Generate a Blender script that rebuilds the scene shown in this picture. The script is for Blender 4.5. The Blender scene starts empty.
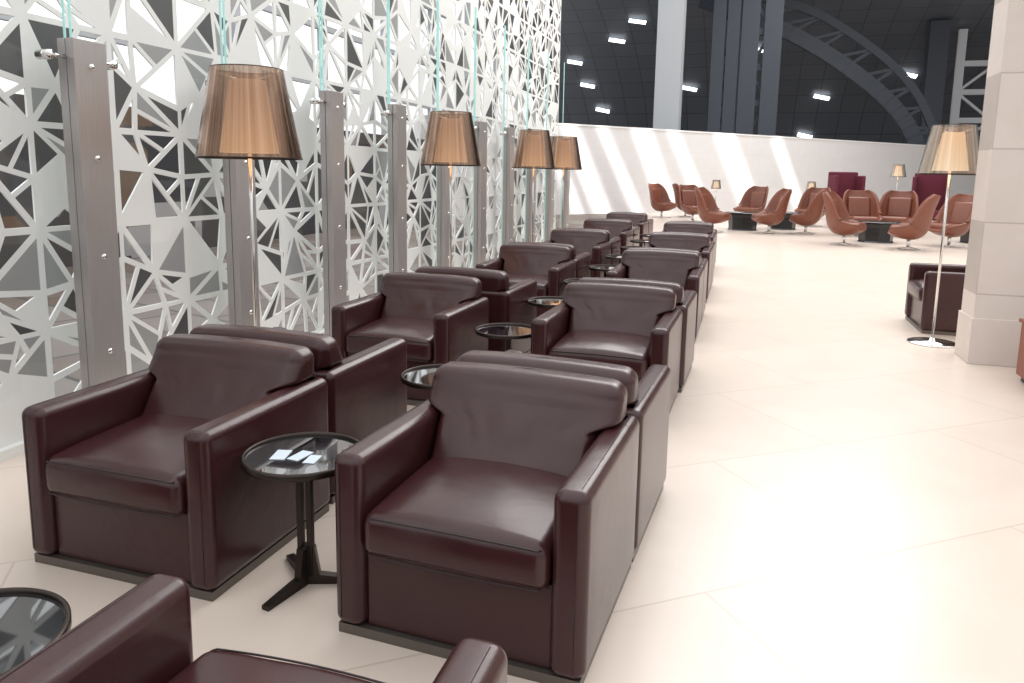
import bpy, bmesh, math, random
from mathutils import Vector, Matrix, noise
random.seed(7)
S=bpy.context.scene
COL=S.collection
# ---------------------------------------------------------------- materials
def nm(name):
    m=bpy.data.materials.new(name); m.use_nodes=True
    nt=m.node_tree; b=nt.nodes['Principled BSDF']
    return m,nt,b
def simple(name,col,rough=.5,metal=0,spec=None,coat=0,emit=None,es=0):
    m,nt,b=nm(name)
    b.inputs['Base Color'].default_value=(*col,1);b.inputs['Roughness'].default_value=rough
    b.inputs['Metallic'].default_value=metal
    if spec is not None:b.inputs['Specular IOR Level'].default_value=spec
    if coat:b.inputs['Coat Weight'].default_value=coat
    if emit:
        b.inputs['Emission Color'].default_value=(*emit,1);b.inputs['Emission Strength'].default_value=es
    return m
def N(nt,t,**kw):
    n=nt.nodes.new(t)
    for k,v in kw.items():
        if k in n.inputs: n.inputs[k].default_value=v
        else: setattr(n,k,v)
    return n
def leather(name,c1,c2,rough=.36,bs=.11):
    m,nt,b=nm(name);L=nt.links
    tc=N(nt,'ShaderNodeTexCoord')
    n1=N(nt,'ShaderNodeTexNoise',Scale=3.0,Detail=3.0)
    n2=N(nt,'ShaderNodeTexNoise',Scale=7.0,Detail=4.0,Distortion=.8)
    v=N(nt,'ShaderNodeTexVoronoi',Scale=320.0)
    for n in(n1,n2,v):L.new(tc.outputs['Object'],n.inputs['Vector'])
    r=N(nt,'ShaderNodeMix');r.data_type='RGBA'
    r.inputs['A'].default_value=(*c1,1);r.inputs['B'].default_value=(*c2,1)
    L.new(n1.outputs['Fac'],r.inputs['Factor']);L.new(r.outputs['Result'],b.inputs['Base Color'])
    b1=N(nt,'ShaderNodeBump',Strength=bs,Distance=.02);b2=N(nt,'ShaderNodeBump',Strength=.12,Distance=.001)
    L.new(n2.outputs['Fac'],b1.inputs['Height']);L.new(v.outputs['Distance'],b2.inputs['Height'])
    L.new(b1.outputs['Normal'],b2.inputs['Normal']);L.new(b2.outputs['Normal'],b.inputs['Normal'])
    b.inputs['Roughness'].default_value=rough
    return m
M_leather=leather('leather_aubergine',(.033,.0085,.0092),(.050,.0142,.0152),.27)
M_cognac=leather('leather_cognac',(.155,.048,.026),(.23,.075,.042),.32)
M_burg=simple('fabric_burgundy',(.11,.01,.025),.8)
M_pipe=simple('leather_piping',(.020,.006,.007),.4)
M_plinth=simple('plinth_bronze',(.16,.14,.125),.4,.7)
M_bronze=simple('dark_bronze',(.045,.035,.03),.35,.8)
M_blackglass=simple('black_glass',(.006,.007,.009),.03,0,coat=1.0)
M_chrome=simple('chrome',(.75,.74,.72),.12,1)
M_black=simple('black_table',(.012,.012,.014),.25)
M_steel=simple('dark_steel',(.06,.07,.088),.45,.3)
M_lsteel=simple('pale_steel',(.42,.44,.46),.5,.2)
M_wsteel=simple('white_steel',(.75,.77,.8),.5)
M_wood=simple('red_wood',(.25,.06,.03),.35)
M_white=simple('lattice_white',(.90,.90,.88),.45)
M_grey=simple('lattice_grey',(.11,.11,.11),.4,.3)
M_grey2=simple('lattice_pale',(.40,.40,.40),.4,.2)
M_reflection=simple('reflection_pale_blue',(.60,.68,.74),.35)  # pale blue of the imitated table-top reflections
M_strip=simple('light_strip',(1,1,1),.5,emit=(.95,.98,1),es=3)
def m_brushed():
    m,nt,b=nm('brushed_steel');L=nt.links
    tc=N(nt,'ShaderNodeTexCoord');mp=N(nt,'ShaderNodeMapping');mp.inputs['Scale'].default_value=(60,60,1.2)
    n=N(nt,'ShaderNodeTexNoise',Scale=4.0,Detail=3.0)
    L.new(tc.outputs['Object'],mp.inputs[0]);L.new(mp.outputs[0],n.inputs['Vector'])
    r=N(nt,'ShaderNodeValToRGB');r.color_ramp.elements[0].color=(.36,.335,.325,1);r.color_ramp.elements[1].color=(.52,.49,.475,1)
    L.new(n.outputs['Fac'],r.inputs[0]);L.new(r.outputs[0],b.inputs['Base Color'])
    b.inputs['Metallic'].default_value=.6;b.inputs['Roughness'].default_value=.40
    return m
M_post=m_brushed()
def m_tiles(name,c1,c2,mortar,scale,bw,bh,rot=0,msize=.004,rough=.35,axis='XY',offset=.5,bump=0.0,mot=.5):
    m,nt,b=nm(name);L=nt.links
    tc=N(nt,'ShaderNodeTexCoord');mp=N(nt,'ShaderNodeMapping')
    if axis=='XZ': mp.inputs['Rotation'].default_value=(math.radians(-90),0,0)
    else: mp.inputs['Rotation'].default_value=(0,0,rot)
    L.new(tc.outputs['Object'],mp.inputs[0])
    br=N(nt,'ShaderNodeTexBrick',Scale=scale);br.offset=offset
    br.inputs['Color1'].default_value=(*c1,1);br.inputs['Color2'].default_value=(*c2,1);br.inputs['Mortar'].default_value=(*mortar,1)
    br.inputs['Mortar Size'].default_value=msize;br.inputs['Brick Width'].default_value=bw;br.inputs['Row Height'].default_value=bh
    br.inputs['Mortar Smooth'].default_value=.2
    L.new(mp.outputs[0],br.inputs['Vector'])
    n=N(nt,'ShaderNodeTexNoise',Scale=2.5,Detail=6.0,Distortion=.8);L.new(tc.outputs['Object'],n.inputs['Vector'])
    r=N(nt,'ShaderNodeValToRGB');r.color_ramp.elements[0].position=.3;r.color_ramp.elements[1].position=.7
    r.color_ramp.elements[0].color=(.93,.92,.90,1);r.color_ramp.elements[1].color=(1,1,1,1)
    L.new(n.outputs['Fac'],r.inputs[0])
    mx=N(nt,'ShaderNodeMix');mx.data_type='RGBA';mx.blend_type='MULTIPLY';mx.inputs['Factor'].default_value=mot
    L.new(br.outputs['Color'],mx.inputs['A']);L.new(r.outputs[0],mx.inputs['B']);L.new(mx.outputs['Result'],b.inputs['Base Color'])
    b.inputs['Roughness'].default_value=rough
    return m
M_floor=m_tiles('floor_limestone',(.70,.60,.52),(.72,.62,.54),(.59,.495,.42),1,1.5,1.0,math.radians(-38),.005,.30,mot=.8)
M_floor2=m_tiles('floor_hall_brown',(.13,.085,.06),(.24,.21,.19),(.05,.05,.05),1,.9,.6,.3,.02,.5)
M_farwall=m_tiles('wall_white_stone',(.78,.76,.755),(.77,.75,.745),(.72,.70,.695),1,1.6,.75,0,.008,.6,'XZ')
M_stone=m_tiles('wall_beige_stone',(.73,.655,.605),(.70,.625,.575),(.52,.46,.42),1,1.2,.55,0,.006,.6,'XZ',mot=1)
M_vault=m_tiles('vault_panels',(.13,.145,.17),(.15,.165,.19),(.085,.095,.11),1,1.5,1.5,0,.04,.45,offset=0)
def m_glass():
    m=bpy.data.materials.new('clear_glass');m.use_nodes=True;nt=m.node_tree;nt.nodes.clear();L=nt.links
    o=N(nt,'ShaderNodeOutputMaterial');mx=N(nt,'ShaderNodeMixShader');t=N(nt,'ShaderNodeBsdfTransparent');g=N(nt,'ShaderNodeBsdfGlossy',Roughness=.02)
    t.inputs[0].default_value=(.975,.985,.985,1)
    mx.inputs[0].default_value=.05
    L.new(t.outputs[0],mx.inputs[1]);L.new(g.outputs[0],mx.inputs[2]);L.new(mx.outputs[0],o.inputs[0])
    return m
M_glass=m_glass()
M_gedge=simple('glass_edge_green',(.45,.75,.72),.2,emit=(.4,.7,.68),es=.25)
def m_shade(name,tint,dark,light,trans,tl_=.25):
    m=bpy.data.materials.new(name);m.use_nodes=True;nt=m.node_tree;nt.nodes.clear();L=nt.links
    tc=N(nt,'ShaderNodeTexCoord');sp=N(nt,'ShaderNodeSeparateXYZ');L.new(tc.outputs['Object'],sp.inputs[0])
    at=N(nt,'ShaderNodeMath',operation='ARCTAN2');L.new(sp.outputs[1],at.inputs[0]);L.new(sp.outputs[0],at.inputs[1])
    n=N(nt,'ShaderNodeTexNoise',Scale=5.0,Detail=5.0,Roughness=.6);n.noise_dimensions='1D';L.new(at.outputs[0],n.inputs['W'])
    r=N(nt,'ShaderNodeValToRGB');r.color_ramp.elements[0].position=.32;r.color_ramp.elements[1].position=.70
    r.color_ramp.elements[0].color=(*dark,1);r.color_ramp.elements[1].color=(*light,1);L.new(n.outputs['Fac'],r.inputs[0])
    p=N(nt,'ShaderNodeBsdfPrincipled',Roughness=.14,Metallic=1.0);L.new(r.outputs[0],p.inputs['Base Color'])
    bp=N(nt,'ShaderNodeBump',Strength=.35,Distance=.02);L.new(n.outputs['Fac'],bp.inputs['Height']);L.new(bp.outputs['Normal'],p.inputs['Normal'])
    tl=N(nt,'ShaderNodeBsdfTranslucent');L.new(r.outputs[0],tl.inputs[0])
    m1=N(nt,'ShaderNodeMixShader');m1.inputs[0].default_value=tl_;L.new(p.outputs[0],m1.inputs[1]);L.new(tl.outputs[0],m1.inputs[2])
    t=N(nt,'ShaderNodeBsdfTransparent');t.inputs[0].default_value=(*tint,1)
    lw=N(nt,'ShaderNodeLayerWeight',Blend=.35)
    mr=N(nt,'ShaderNodeMapRange');mr.inputs['From Max'].default_value=.45;mr.inputs['To Min'].default_value=trans;mr.inputs['To Max'].default_value=.02
    L.new(lw.outputs['Facing'],mr.inputs['Value'])
    m2=N(nt,'ShaderNodeMixShader');L.new(mr.outputs[0],m2.inputs[0]);L.new(m1.outputs[0],m2.inputs[1]);L.new(t.outputs[0],m2.inputs[2])
    o=N(nt,'ShaderNodeOutputMaterial');L.new(m2.outputs[0],o.inputs[0])
    return m
M_shadeC=m_shade('shade_copper',(.88,.74,.62),(.13,.085,.062),(.55,.38,.285),.38,.08)
M_shadeS=m_shade('shade_smoke',(.92,.86,.78),(.17,.145,.12),(.58,.50,.43),.50,.08)
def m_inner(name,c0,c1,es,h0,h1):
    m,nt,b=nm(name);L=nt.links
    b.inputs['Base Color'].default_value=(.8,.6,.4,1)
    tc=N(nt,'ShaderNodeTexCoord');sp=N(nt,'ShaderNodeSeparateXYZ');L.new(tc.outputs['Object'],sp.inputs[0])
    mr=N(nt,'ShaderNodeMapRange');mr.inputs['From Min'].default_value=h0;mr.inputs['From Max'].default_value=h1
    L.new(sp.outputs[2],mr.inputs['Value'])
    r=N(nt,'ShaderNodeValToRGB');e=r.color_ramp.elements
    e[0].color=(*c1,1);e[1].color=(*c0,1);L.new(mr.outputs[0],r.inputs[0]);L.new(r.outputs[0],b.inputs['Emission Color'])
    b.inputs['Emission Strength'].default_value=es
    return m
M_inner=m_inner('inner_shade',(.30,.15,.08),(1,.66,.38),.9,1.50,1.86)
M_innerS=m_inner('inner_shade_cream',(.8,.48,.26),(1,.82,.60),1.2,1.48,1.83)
# ---------------------------------------------------------------- mesh helpers
class MB:
    """accumulates parts into one mesh with several materials"""
    def __init__(s): s.bm=bmesh.new(); s.mats=[]
    def mi(s,m):
        if m not in s.mats:s.mats.append(m)
        return s.mats.index(m)
    def add(s,bm2,mat,M=None,smooth=True):
        if M is not None: bm2.transform(M)
        i=s.mi(mat); vm={}
        for v in bm2.verts: vm[v]=s.bm.verts.new(v.co)
        for f in bm2.faces:
            try:
                g=s.bm.faces.new([vm[v] for v in f.verts]); g.material_index=i; g.smooth=smooth
            except ValueError: pass
        bm2.free()
    def mesh(s,name):
        me=bpy.data.meshes.new(name); bmesh.ops.recalc_face_normals(s.bm,faces=s.bm.faces)
        s.bm.to_mesh(me); s.bm.free()
        for m in s.mats: me.materials.append(m)
        return me
def coords(h,r,n):
    a=[-h+r*i/5 for i in range(5)]
    b=[(-h+r)+(2*h-2*r)*i/n for i in range(n+1)]
    return a+b+[-x for x in reversed(a)]
def rbox(c,size,r,n=(4,4,4),fn=None):
    """rounded box, optionally deformed"""
    hx,hy,hz=[s/2 for s in size]; r=min(r,hx*.98,hy*.98,hz*.98)
    H=(hx,hy,hz);C=[coords(H[i],r,n[i]) for i in range(3)]
    bm=bmesh.new();cache={}
    def vert(p):
        k=tuple(round(x,5) for x in p)
        if k in cache:return cache[k]
        q=Vector([max(-(H[i]-r),min(H[i]-r,p[i])) for i in range(3)])
        d=Vector(p)-q
        if d.length>1e-9:
            e=[math.tan(math.pi/4*max(-1,min(1,d[i]/r))) for i in range(3)]
            d=Vector(e).normalized()*r
        co=q+d
        if fn: co=fn(co)
        v=bm.verts.new(co+Vector(c));cache[k]=v;return v
    for ax in range(3):
        u,w=(ax+1)%3,(ax+2)%3
        for sg in(-1,1):
            for i in range(len(C[u])-1):
                for j in range(len(C[w])-1):
                    q=[]
                    for (ii,jj) in((i,j),(i+1,j),(i+1,j+1),(i,j+1)):
                        p=[0,0,0];p[ax]=sg*H[ax];p[u]=C[u][ii];p[w]=C[w][jj];q.append(vert(p))
                    if sg<0:q.reverse()
                    try:bm.faces.new(q)
                    except ValueError:pass
    return bm
def box(a,b,bev=0):
    bm=bmesh.new();bmesh.ops.create_cube(bm,size=1)
    for v in bm.verts:
        v.co=Vector([(a[i]+b[i])/2+v.co[i]*(b[i]-a[i]) for i in range(3)])
    if bev: bmesh.ops.bevel(bm,geom=bm.edges[:],offset=bev,segments=2,profile=.5,affect='EDGES')
    return bm
def lathe(prof,n=48,caps=False):
    bm=bmesh.new();rings=[]
    for (r,z) in prof:
        rings.append([bm.verts.new((r*math.cos(2*math.pi*i/n),r*math.sin(2*math.pi*i/n),z)) for i in range(n)] if r>1e-6 else [bm.verts.new((0,0,z))])
    for a,b in zip(rings,rings[1:]):
        for i in range(n):
            j=(i+1)%n
            if len(a)==1 and len(b)>1: bm.faces.new((a[0],b[i],b[j]))
            elif len(b)==1 and len(a)>1: bm.faces.new((a[i],a[j],b[0]))
            elif len(a)>1: bm.faces.new((a[i],a[j],b[j],b[i]))
    return bm
def tube(pts,r,n=8):
    bm=bmesh.new();rings=[];P=[Vector(p) for p in pts]
    for i,p in enumerate(P):
        d=(P[min(i+1,len(P)-1)]-P[max(i-1,0)]).normalized()
        up=Vector((0,0,1)) if abs(d.z)<.9 else Vector((1,0,0))
        a=d.cross(up).normalized();b=d.cross(a)
        rings.append([bm.verts.new(p+a*r*math.cos(2*math.pi*k/n)+b*r*math.sin(2*math.pi*k/n)) for k in range(n)])
    for a,b in zip(rings,rings[1:]):
        for k in range(n): bm.faces.new((a[k],a[(k+1)%n],b[(k+1)%n],b[k]))
    bm.faces.new(rings[0]);bm.faces.new(rings[-1][::-1])
    return bm
def beam(p,q,w,h=None):
    h=h or w;p=Vector(p);q=Vector(q);d=q-p;L=d.length
    bm=box((-w/2,-h/2,0),(w/2,h/2,L))
    bm.transform(Matrix.Translation(p)@d.to_track_quat('Z','Y').to_matrix().to_4x4())
    return bm
def place(me,name,loc=(0,0,0),rz=0,sc=1):
    o=bpy.data.objects.new(name,me);COL.objects.link(o);o.location=loc;o.rotation_euler=(0,0,rz);o.scale=(sc,)*3
    return o
# ---------------------------------------------------------------- armchair (front at y=0, centred on x)
def make_armchair():
    mb=MB();W,D=.795,.742;at=.104
    for sx in(-1,1):
        mb.add(rbox((sx*(W/2-at/2),D/2,.03+.55/2),(at,D,.55),.034,(2,6,5)),M_leather)
        # stitched seams on the arm: front vertical edge and top edge, outside
        xo=sx*(W/2-.030)
        mb.add(tube([(xo,-.0003,.06),(xo,-.0003,.540),(xo,.012,.566),(xo,.04,.5800),(xo,D-.06,.5800)],.0013,6),M_pipe)
    mb.add(rbox((0,D-.06,.03+.55/2),(W-.01,.115,.55),.034,(6,2,5)),M_leather)
    mb.add(rbox((0,.055,.03+.13),(W-2*at+.01,.05,.26),.012,(4,1,3)),M_leather)
    hw=(W-2*at)/2-.003
    def seat(p):
        u=p.x/hw;v=p.y/.29
        q=p.copy();s=max(0,1-u*u)*max(0,1-v*v)
        if p.z>0:q.z+=.022*s**.6+.014*max(0,1-u*u)+ (v*.012)
        if p.y<-.2:q.y-=.014*max(0,1-u*u)*(1-abs(p.z)/.08)
        q.z+=.003*noise.noise(Vector((p.x*9,p.y*9,3)))
        return q
    mb.add(rbox((0,.27,.350),(2*hw,.57,.148),.040,(12,12,3),seat),M_leather)
    for z in(.404,.290):
        pts=[(-hw+.02,-.004,z)]
        for i in range(13):
            x=-hw+.03+(2*hw-.06)*i/12;u=x/hw
            pts.append((x,-.0105-.011*(1-u*u),z+(.009*(1-u*u) if z>.35 else 0)))
        pts.append((hw-.02,-.004,z))
        mb.add(tube(pts,.0025,6),M_pipe)
    # back cushion: narrow between the arms, wide above them, leaning back
    wl=(W-2*at)/2-.002;wu=W/2-.040
    def back(p):
        z=p.z+.54
        t=min(1,max(0,(z-.560)/.035));t=t*t*(3-2*t)
        q=p.copy();q.x*= (wl+(wu-wl)*t)/wu
        u=p.x/wu
        wt=.5-p.y/.15;wt=min(1,max(0,wt))
        q.y-=wt*max(0,(.665-z)/.265)*.185
        if p.y<0:
            q.y-=.024*max(0,1-u*u)*max(0,1-((z-.50)/.2)**2)
            k=(1 if z<.67 else .4)
            q.y+=.007*noise.noise(Vector((p.x*5,z*13,1.3)))*k
            q.y+=.004*noise.noise(Vector((p.x*24+z*9,z*6,5.3)))*k*max(0,1-abs(z-.57)/.1)
        if p.z>.1:q.z+=.012*(1-u*u)
        return q
    mb.add(rbox((0,.652,.54),(2*wu,.150,.34),.052,(34,3,30),back),M_leather)
    mb.add(tube([(-wu+.05,.665,.709),(0,.665,.7215),(wu-.05,.665,.709)],.003,6),M_pipe)
    mb.add(box((-W/2+.012,.012,0),(W/2-.012,D-.012,.032)),M_plinth,smooth=False)
    return mb.mesh('armchair')
ME_arm=make_armchair()
H=1.42
W=.80
XR,XL=-1.129,-2.354
YF,Q,P=1.894,1.500,2.229
def pair(x,y,rot=0,gap=0,dxb=0):
    """two armchairs back to back; the pair is turned by rot (deg) about its front-left corner"""
    r=math.radians(rot);c,s=math.cos(r),math.sin(r)
    def P_(u,v): return (x+u*c-v*s,y+u*s+v*c,0)
    place(ME_arm,'armchair',P_(W/2,0),r)
    place(ME_arm,'armchair',P_(W/2+dxb,Q+gap),r+math.pi)
#              right row
pair(XR-.01,YF,-3.0,0.0)
pair(XR-.02,YF+P,-1.5,0.05,.02)
pair(XR+.01,YF+2*P+.08,0)
pair(XR,YF+3*P,0);pair(XR-.05,YF+4*P,0)
#              left row
pair(XL-.03,YF+.02,-.8,.02,-.02)
pair(XL-.07,YF+P-.06,-1.0,.20,.06)
pair(XL+.02,YF+2*P+.1,0)
pair(XL,YF+3*P,0);pair(XL-.04,YF+4*P,0);pair(XL-.08,YF+5*P,0)
place(ME_arm,'armchair',(XR+W/2-.025,YF-(P-Q)+.045,0),math.pi)
place(ME_arm,'armchair',(XL+W/2-.15,YF-(P-Q),0),math.pi)
# ---------------------------------------------------------------- side table
def make_table():
    mb=MB();R=.196;h=.46
    mb.add(lathe([(0,h-.010),(R-.012,h-.010)],64),M_blackglass,smooth=False)
    mb.add(lathe([(R-.012,h-.010),(R-.011,h-.001),(R-.006,h+.001),(R,h-.002),(R,h-.022),(R-.03,h-.028),(0,h-.028)],64),M_bronze)
    mb.add(box((-.028,-.010,.028),(-.008,.010,h-.028),.002),M_bronze,smooth=False)
    mb.add(box((.008,-.010,.028),(.028,.010,h-.028),.002),M_bronze,smooth=False)
    mb.add(box((-.05,-.03,h-.034),(.05,.03,h-.027)),M_bronze,smooth=False)
    for a in(-100,20,140):
        bm=bmesh.new();w=.014
        pr=[(0,.0),(.19,.0),(.19,.014),(.045,.034),(.03,.13),(0,.13)]
        fa=[bm.verts.new((x,-w,z)) for x,z in pr];fb=[bm.verts.new((x,w,z)) for x,z in pr]
        bm.faces.new(fa);bm.faces.new(fb[::-1])
        for i in range(len(pr)):
            j=(i+1)%len(pr);bm.faces.new((fa[j],fa[i],fb[i],fb[j]))
        mb.add(bm,M_bronze,Matrix.Rotation(math.radians(a),4,'Z'),False)
    return mb.mesh('side_table')
ME_tab=make_table()
XT=-1.345
place(ME_tab,'side_table',(-1.372,2.12,0),0,1.03)
place(ME_tab,'side_table',(XT+.015,3.24,0),.6)
place(ME_tab,'side_table',(XT-.13,3.25-P,0),.6)
for n,dx in((1,-.01),(2,.02),(3,0),(4,-.03)):
    place(ME_tab,'side_table',(XT+dx,2.10+n*P+.02,0))
    place(ME_tab,'side_table',(XT+dx+(.01 if n==1 else 0),3.25+n*P,0),.6)
# flat pale pieces standing in for bright reflections in the first table top
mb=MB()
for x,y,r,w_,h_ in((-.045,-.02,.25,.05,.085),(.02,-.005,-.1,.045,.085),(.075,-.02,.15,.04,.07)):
    mb.add(box((-w_/2,-h_/2,0),(w_/2,h_/2,.002)),M_reflection,Matrix.Translation((x,y,0))@Matrix.Rotation(r,4,'Z'),False)
place(mb.mesh('table_reflections'),'table_reflections',(-1.395,2.11,.4641))
# ---------------------------------------------------------------- floor lamps
def make_lamp(h0,h1,rb,rt,m1,m2,baser):
    mb=MB()
    mb.add(lathe([(rb,h0),(rt,h1)],96),m1)
    mb.add(lathe([(rb-.001,h0-.004),(rb+.002,h0),(rb,h0+.006)],64),M_bronze)
    mb.add(lathe([(rt-.001,h1-.004),(rt+.002,h1),(rt,h1+.002)],64),M_bronze)
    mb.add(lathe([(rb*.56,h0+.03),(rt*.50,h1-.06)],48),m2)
    mb.add(tube([(0,0,.01),(0,0,h1-.06)],.011,16),M_chrome)
    for a in(0,120,240):
        c,s=math.cos(math.radians(a)),math.sin(math.radians(a))
        mb.add(tube([(0,0,h1-.07),(rt*c*.98,rt*s*.98,h1-.03)],.004,6),M_chrome)
    mb.add(lathe([(0,0),(baser,0),(baser,.010),(baser-.01,.014),(.03,.018),(.02,.05),(0,.05)],48),M_chrome)
    return mb.mesh('floor_lamp')
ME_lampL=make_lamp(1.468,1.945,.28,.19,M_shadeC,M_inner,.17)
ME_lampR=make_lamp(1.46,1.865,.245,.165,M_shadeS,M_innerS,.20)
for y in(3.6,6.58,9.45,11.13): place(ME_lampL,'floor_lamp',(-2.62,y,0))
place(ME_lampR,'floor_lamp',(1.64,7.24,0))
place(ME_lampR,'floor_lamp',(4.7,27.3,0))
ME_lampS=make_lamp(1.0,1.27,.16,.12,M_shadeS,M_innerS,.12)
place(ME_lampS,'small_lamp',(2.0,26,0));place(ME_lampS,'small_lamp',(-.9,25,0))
# ---------------------------------------------------------------- glass partition
XP=-3.15;YP=3.085;SP=1.193;HP=2.026
def make_post():
    mb=MB()
    mb.add(box((-.10,-.10,0),(-.052,.10,HP),.002),M_post,smooth=False)
    mb.add(box((-.048,-.10,0),(0,.10,HP),.002),M_post,smooth=False)
    mb.add(box((-.09,-.09,.01),(-.01,.09,HP-.01)),M_bronze,smooth=False)
    mb.add(box((-.12,-.13,0),(.03,.13,.012)),M_post,smooth=False)
    for z in(.45,.95,1.45,1.9):
        bm=lathe([(0,.008),(.013,.007),(.015,0)],20);bm.transform(Matrix.Translation((0,0,z))@Matrix.Rotation(math.pi/2,4,'Y'));mb.add(bm,M_chrome)
    z=HP-.09
    for s in(-1,1):
        mb.add(tube([(-.05,s*.09,z),(-.05,s*.21,z)],.011,12),M_chrome)
        bm=lathe([(0,.03),(.022,.03),(.025,0),(.022,-.05),(0,-.05)],20)
        bm.transform(Matrix.Translation((-.07,s*.19,z))@Matrix.Rotation(math.pi/2,4,'Y'));mb.add(bm,M_chrome)
    return mb.mesh('steel_post')
ME_post=make_post()
for k in range(-2,10): place(ME_post,'steel_post',(XP,YP+k*SP,0))
def quadx(y0,y1,z0,z1):
    bm=bmesh.new();bm.faces.new([bm.verts.new((0,y,z)) for y,z in((y0,z0),(y1,z0),(y1,z1),(y0,z1))]);return bm
for k in range(-2,9):
    mb=MB();y0=YP+k*SP+.02;y1=YP+(k+1)*SP-.02
    mb.add(quadx(y0,y1,.02,3.4),M_glass,smooth=False)
    mb.add(box((-.007,y0-.004,.02),(.007,y0,3.4)),M_gedge,smooth=False)
    mb.add(box((-.007,y1,.02),(.007,y1+.004,3.4)),M_gedge,smooth=False)
    place(mb.mesh('glass_panel'),'glass_panel',(XP-.135,0,0))
# ---------------------------------------------------------------- patterned lattice screen
def lattice(y0,y1,z0,z1,c=.52):
    """quilt of squares; every square is cut by straight lines into triangles, some panels filled"""
    bm=bmesh.new();rng=random.Random(11)
    ny=int((y1-y0)/c);nz=int((z1-z0)/c)
    def tri(a,b,d,w,fill=None):
        A,B,C=Vector(a),Vector(b),Vector(d)
        la,lb,lc=(B-C).length,(C-A).length,(A-B).length;per=la+lb+lc
        I=(A*la+B*lb+C*lc)/per
        area=abs((B-A).x*(C-A).y-(B-A).y*(C-A).x)/2
        if area<1e-5:return
        r=2*area/per
        k=max(0.10,1-w/r)
        ins=[I+(p-I)*k for p in(A,B,C)]
        O=[bm.verts.new((0,p.x,p.y)) for p in(A,B,C)];J=[bm.verts.new((0,p.x,p.y)) for p in ins]
        for i in range(3):
            j=(i+1)%3;f=bm.faces.new((O[i],O[j],J[j],J[i]));f.material_index=0
        t=rng.random()
        if t<.16: m=1
        elif t<.27: m=2
        elif t<.46: m=0
        else: m=None
        if m is not None:
            f=bm.faces.new(J);f.material_index=m
    ep={}
    def e(key):
        if key not in ep: ep[key]=rng.choice((.3,.38,.5,.62,.7))
        return ep[key]
    for i in range(ny):
        for j in range(nz):
            Y,Z=y0+i*c,z0+j*c
            p=[(Y,Z),(Y+c*e(('h',i,j)),Z),(Y+c,Z),(Y+c,Z+c*e(('v',i+1,j))),(Y+c,Z+c),(Y+c*e(('h',i,j+1)),Z+c),(Y,Z+c),(Y,Z+c*e(('v',i,j)))]
            m=(Y+c*rng.uniform(.3,.7),Z+c*rng.uniform(.3,.7))
            for k in range(8):
                a,b=p[k],p[(k+1)%8]
                if rng.random()<.35:      # split once more
                    q=((a[0]+m[0])/2,(a[1]+m[1])/2)
                    tri(a,b,q,.013);tri(q,b,m,.013)
                else: tri(a,b,m,.018)
    me=bpy.data.meshes.new('lattice_screen');bm.to_mesh(me);bm.free()
    for m in(M_white,M_grey,M_grey2):me.materials.append(m)
    return me
o=place(lattice(-.2,13.9,.05,6.06),'lattice_screen',(-3.38,0,0))
sm=o.modifiers.new('s','SOLIDIFY');sm.thickness=.012
mb=MB();mb.add(box((-3.44,-.2,0),(-3.34,13.8,.05)),M_white,smooth=False);place(mb.mesh('trim'),'trim_1')
# ---------------------------------------------------------------- room surfaces
def slab(name,a,b,mat):
    mb=MB();mb.add(box(a,b),mat,smooth=False);return place(mb.mesh(name),name)
slab('floor',(-3.5,-4,-.1),(30,62,0),M_floor)
slab('floor_hall',(-20,-4,-.1),(-3.5,62,-.002),M_floor2)
def m_hall():
    m,nt,b=nm('hall_backdrop');L=nt.links
    tc=N(nt,'ShaderNodeTexCoord');v=N(nt,'ShaderNodeTexVoronoi',Scale=1.1);v.distance='CHEBYCHEV'
    L.new(tc.outputs['Object'],v.inputs['Vector'])
    r=N(nt,'ShaderNodeValToRGB');r.color_ramp.interpolation='CONSTANT'
    es=r.color_ramp.elements;es[0].color=(.02,.02,.025,1);es[1].position=.35;es[1].color=(.05,.045,.045,1)
    for p,c in((.55,(.12,.07,.04,1)),(.68,(.3,.3,.3,1)),(.82,(.03,.03,.035,1))):
        x=es.new(p);x.color=c
    sp=N(nt,'ShaderNodeSeparateColor');L.new(v.outputs['Color'],sp.inputs[0]);L.new(sp.outputs[0],r.inputs[0]);L.new(r.outputs[0],b.inputs['Base Color'])
    return m
slab('wall_left',(-9.3,-4,0),(-9,30,2.3),m_hall())
mb=MB()
for y in range(-3,30,3): mb.add(box((-9.1,y,2.3),(-8.95,y+.18,8)),M_lsteel,smooth=False)
for z in(3.2,4.4,6.0): mb.add(box((-9.1,-4,z),(-9.0,30,z+.12)),M_lsteel,smooth=False)
place(mb.mesh('window_1'),'window_1')
A=Vector((-9.4,21.1,0));B=Vector((14,48.5,0));L_=(B-A).length;ang=math.atan2((B-A).y,(B-A).x)
mb=MB();mb.add(box((0,0,0),(L_,.4,3.0)),M_farwall,smooth=False);mb.add(box((0,-.03,3.0),(L_,.43,3.05)),M_white,smooth=False)
place(mb.mesh('wall_far'),'wall_far',A,ang)
mb=MB();mb.add(box((0,0,.36),(6,.35,5)),M_stone,smooth=False);mb.add(box((-.012,-.02,0),(6,.37,.36)),M_stone,smooth=False)
place(mb.mesh('wall_right'),'wall_right',(1.745,6.53,0))
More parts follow.
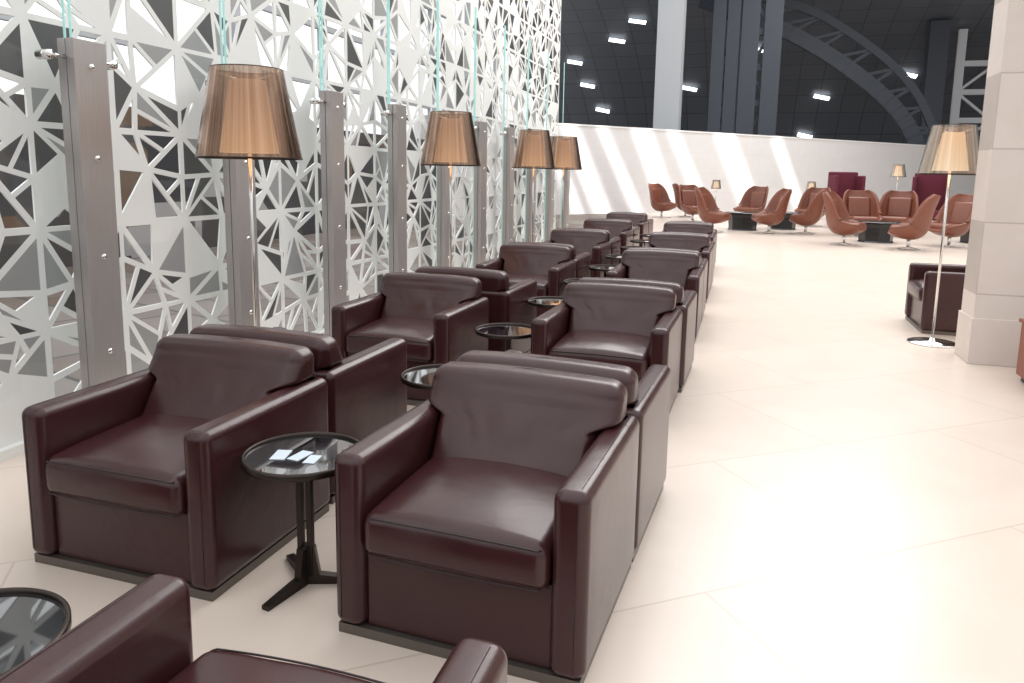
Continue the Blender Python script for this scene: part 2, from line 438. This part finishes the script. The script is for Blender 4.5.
# ---------------------------------------------------------------- vault
bm=bmesh.new();rows=[]
NT=24
for i in range(NT+1):
    t=math.pi/2*i/NT;y=30+32*math.sin(t);z=13*math.cos(t)
    rows.append([bm.verts.new((x,y,z)) for x in range(-16,51,6)])
for a,b in zip(rows,rows[1:]):
    for k in range(len(a)-1): bm.faces.new((a[k],a[k+1],b[k+1],b[k]))
me=bpy.data.meshes.new('ceiling_vault');bm.to_mesh(me);bm.free();me.materials.append(M_vault)
for p in me.polygons:p.use_smooth=True
place(me,'ceiling')
mb=MB()
for x,y in((-6.9,48),(-11.8,52.8),(4.6,57),(-11.4,55.5),(-10.7,58),(3.9,60),(-8.5,50.3),(-4.2,56),(9.5,55),(0.5,52)):
    s=(y-30)/32;z=13*math.sqrt(1-s*s)
    bmx=box((-.52,-.14,-.06),(.52,.14,0));bmx.transform(Matrix.Translation((x,y-.15,z-.15))@Matrix.Rotation(-math.asin(s)*.8,4,'X')@Matrix.Rotation(math.radians(15),4,'Z'))
    mb.add(bmx,M_strip,smooth=False)
place(mb.mesh('ceiling_light_strips'),'ceiling_light_strips')
def curvepts(P,n=24):
    P=[Vector(p) for p in P];out=[]
    for i in range(n+1):
        t=i/n*(len(P)-1);k=min(int(t),len(P)-2);f=t-k
        p0=P[max(k-1,0)];p1=P[k];p2=P[k+1];p3=P[min(k+2,len(P)-1)]
        out.append(.5*((2*p1)+(-p0+p2)*f+(2*p0-5*p1+4*p2-p3)*f*f+(-p0+3*p1-3*p2+p3)*f**3))
    return out
mb=MB()
c1=curvepts([(-3.0,45,11.0),(1.8,45,9.1),(6.0,45,6.3),(8.3,45,3.6),(9.2,45,0)])
c2=curvepts([(.4,45,11.0),(3.4,45,9.9),(7.2,45,7.1),(9.2,45,4.0),(10.0,45,0)])
for c,w in((c1,.75),(c2,.4)):
    for p,q in zip(c,c[1:]): mb.add(beam(p,q,w*.6,w),M_steel,smooth=False)
for i in range(0,24,1): mb.add(beam(c1[i],c2[min(24,i+(i%2))],.16),M_steel,smooth=False)
place(mb.mesh('steel_arch'),'steel_arch')
def column(name,x,y,w,mat,h=10.5,truss=False,t=.17):
    mb=MB()
    if not truss:
        mb.add(box((-w/2,-w/2,0),(w/2,w/2,h)),mat,smooth=False)
        mb.add(box((-w/2-.04,-w*.2,0),(w/2+.04,w*.2,h)),mat,smooth=False)
    else:
        for sx in(-1,1):
            mb.add(box((sx*w/2-t,-t,0),(sx*w/2+t,t,h)),mat,smooth=False)
            mb.add(box((sx*w/2-t*1.3,-t*1.4,0),(sx*w/2+t*1.3,-t,h)),mat,smooth=False)
        z=0;k=1
        while z<h-2:
            mb.add(beam((-k*w/2,0,z),(k*w/2,0,z+1.6),.14),mat,smooth=False);z+=1.6;k=-k
            mb.add(beam((-w/2,0,z),(w/2,0,z),.3),mat,smooth=False)
    place(mb.mesh(name),name,(x,y,0))
column('steel_column',-3.24,32,1.0,M_lsteel,12.5)
column('steel_column',-1.3,38,.65,M_steel,12.2,truss=True,t=.22)
column('steel_column',.28,38,1.0,M_steel,12.2,truss=True,t=.30)
column('steel_column',9.9,49.5,1.0,M_steel,10.2)
column('steel_truss_column',12.3,50.5,1.9,M_wsteel,9.9,truss=True)
# ---------------------------------------------------------------- cognac shell chair (faces -y)
def make_shell():
    mb=MB()
    prof=[(-.36,.36),(-.22,.29),(-.02,.25),(.14,.27),(.25,.37),(.30,.52),(.33,.70),(.37,.86),(.41,.98),(.43,1.06)]
    P=curvepts([(0,a,b) for a,b in prof],30)
    bm=bmesh.new();rows=[];rows2=[]
    for i,p in enumerate(P):
        t=i/30
        w=(.36+.07*math.sin(min(1,t/.4)*math.pi/2)) if t<.5 else .43-.20*((t-.5)/.5)**2.2
        wing=.10+.24*math.sin(min(1,t/.42)*math.pi/2) if t<.42 else .34-.25*((t-.42)/.58)**1.2
        T=(P[min(i+1,30)]-P[max(i-1,0)]).normalized();nrm=Vector((0,-T.z,T.y))
        row=[];row2=[]
        for k in range(21):
            u=-1+k/10
            edge=max(0,(abs(u)-.2)/.8)**2
            x=u*w*(1-.06*edge)
            c=Vector((x,p.y,p.z))+nrm*wing*edge
            off=(nrm*(1-.75*edge)+Vector((-u*edge,0,0))).normalized()*(.055-.02*t)
            row.append(bm.verts.new(c));row2.append(bm.verts.new(c-off))
        rows.append(row);rows2.append(row2)
    for (a,b),(c,d) in zip(zip(rows,rows[1:]),zip(rows2,rows2[1:])):
        for k in range(20):
            bm.faces.new((a[k],a[k+1],b[k+1],b[k]));bm.faces.new((d[k],d[k+1],c[k+1],c[k]))
        bm.faces.new((a[0],b[0],d[0],c[0]));bm.faces.new((b[20],a[20],c[20],d[20]))
    for r,r2 in((rows[0],rows2[0]),(rows[-1],rows2[-1])):
        for k in range(20): bm.faces.new((r[k],r[k+1],r2[k+1],r2[k]))
    mb.add(bm,M_cognac)
    mb.add(rbox((0,-.08,.385),(.60,.54,.17),.06,(3,3,2)),M_cognac)
    def lean(p):
        q=p.copy();q.y+=(p.z)*.22;return q
    mb.add(rbox((0,.25,.68),(.50,.09,.46),.04,(3,1,3),lean),M_cognac)
    mb.add(tube([(0,0,.03),(0,0,.26)],.035,16),M_chrome)
    for k in range(4):
        a=math.radians(45+90*k);mb.add(beam((0,0,.04),(.30*math.cos(a),.30*math.sin(a),.015),.05,.03),M_chrome,smooth=False)
    return mb.mesh('shell_lounge_chair')
ME_shell=make_shell()
for x,y,r in((-.75,19.7,75),(.62,19.9,-75),(1.50,20.2,-100),(2.05,17.3,70),(3.2,16.8,-100),(4.2,18.0,-60),(-1.9,26.2,100),(-2.6,25.3,60),(2.75,20.2,10),(3.6,20.6,-20),(.2,23.6,-40),(-1.5,23.8,40),(1.9,23.5,-30)):
    place(ME_shell,'shell_lounge_chair',(x,y,0),math.radians(r),1.04)
def make_coffee():
    mb=MB()
    mb.add(lathe([(0,.42),(.43,.42),(.45,.41),(.45,.385),(.38,.37),(.34,.30),(.32,.03),(.34,0),(0,0)],8),M_black,smooth=False)
    return mb.mesh('coffee_table')
ME_cof=make_coffee()
for x,y in((-.02,20.9),(1.0,21.8),(2.85,18.5),(5.1,19.4)): place(ME_cof,'coffee_table',(x,y,0),0,1.1)
def make_booth():
    mb=MB()
    mb.add(rbox((0,.35,.86),(1.0,.14,1.48),.05,(4,1,5)),M_burg)
    for s in(-1,1): mb.add(rbox((s*.46,.05,.8),(.10,.55,1.36),.045,(1,4,5)),M_burg)
    mb.add(rbox((0,.02,.32),(.82,.62,.26),.05,(4,4,2)),M_burg)
    for sx in(-.4,.4):
        for y in(-.15,.33): mb.add(tube([(sx,y,0),(sx,y,.2)],.02,8),M_bronze)
    return mb.mesh('high_back_sofa')
ME_b=make_booth()
place(ME_b,'high_back_sofa',(3.25,27.6,0),math.radians(20));place(ME_b,'high_back_sofa',(5.5,26.4,0),math.radians(-15))
place(ME_arm,'armchair',(1.63,8.05,0),-math.pi/2)
mb=MB();mb.add(box((0,0,.04),(1.1,.5,.42),.01),M_wood,smooth=False);mb.add(box((.03,.03,0),(1.07,.47,.05)),M_bronze,smooth=False);mb.add(box((-.015,-.015,.42),(1.115,.515,.445),.005),M_wood,smooth=False)
place(mb.mesh('low_cabinet'),'low_cabinet',(1.94,5.62,0))
# ---------------------------------------------------------------- lighting
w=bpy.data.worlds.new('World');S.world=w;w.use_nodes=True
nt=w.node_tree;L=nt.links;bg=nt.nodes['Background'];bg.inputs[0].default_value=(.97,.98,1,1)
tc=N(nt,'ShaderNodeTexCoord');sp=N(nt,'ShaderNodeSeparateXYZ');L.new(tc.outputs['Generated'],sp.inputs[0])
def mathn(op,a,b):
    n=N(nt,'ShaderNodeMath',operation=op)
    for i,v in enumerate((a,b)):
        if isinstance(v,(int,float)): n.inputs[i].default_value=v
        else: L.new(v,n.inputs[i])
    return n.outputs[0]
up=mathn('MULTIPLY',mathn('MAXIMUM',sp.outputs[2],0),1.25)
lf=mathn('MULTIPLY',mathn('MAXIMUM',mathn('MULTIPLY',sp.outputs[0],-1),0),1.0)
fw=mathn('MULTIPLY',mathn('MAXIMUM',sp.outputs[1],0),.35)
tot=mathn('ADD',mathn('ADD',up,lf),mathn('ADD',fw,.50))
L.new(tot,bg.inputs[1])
def area(name,loc,target,sx,sy,power,col=(1,1,1),roll=0,spread=None):
    l=bpy.data.lights.new(name,'AREA');l.shape='RECTANGLE';l.size=sx;l.size_y=sy;l.energy=power;l.color=col
    if spread: l.spread=math.radians(spread)
    o=bpy.data.objects.new(name,l);COL.objects.link(o);o.location=loc
    q=(Vector(target)-Vector(loc)).to_track_quat('-Z','Y')
    o.rotation_euler=(q.to_matrix()@Matrix.Rotation(math.radians(roll),3,'Z')).to_euler();return o
area('skylight',(2,14,10),(0,5,0),12,8,1150,(1,.965,.93))
area('skylight',(4,28,12),(0,28,0),10,8,1300,(1,.98,.95))
# added narrow-beam area lights that imitate sun streaks on the far wall
dw=Vector((.6493,.7605,0));nw=Vector((.7605,-.6493,0))
for u,z,wd,ln,rl,pw in((5.0,1.9,.35,4.5,35,9),(6.2,1.7,.6,4.5,35,15),(7.8,1.6,.3,4.0,38,7),(9.3,2.0,.7,3.5,35,14),(11.3,1.5,.4,3.5,40,8),(13.8,1.8,.9,3.0,40,13),(17.0,1.6,.5,3.0,40,8)):
    C=A+dw*u+Vector((0,0,z))
    area('streak_light',C+nw*5+Vector((0,0,4)),C,wd,ln,pw,(1,.98,.96),rl,5)
# ---------------------------------------------------------------- camera
psi,th,rho,f,cy=.296,.152,.017,753.4,287.1
F=Vector((-math.sin(psi)*math.cos(th),math.cos(psi)*math.cos(th),-math.sin(th)));R=Vector((math.cos(psi),math.sin(psi),0));U=R.cross(F)
R2=R*math.cos(rho)+U*math.sin(rho);U2=-R*math.sin(rho)+U*math.cos(rho)
cam=bpy.data.cameras.new('camera');co=bpy.data.objects.new('camera',cam);COL.objects.link(co)
M=Matrix((R2,U2,-F)).transposed().to_4x4();M.translation=Vector((0,0,H));co.matrix_world=M
cam.sensor_width=36;cam.lens=f*36/1024;cam.shift_y=-(341.5-cy)/1024;cam.clip_end=300;cam.clip_start=.05
S.camera=co
S.view_settings.view_transform='Standard';S.view_settings.exposure=0.0
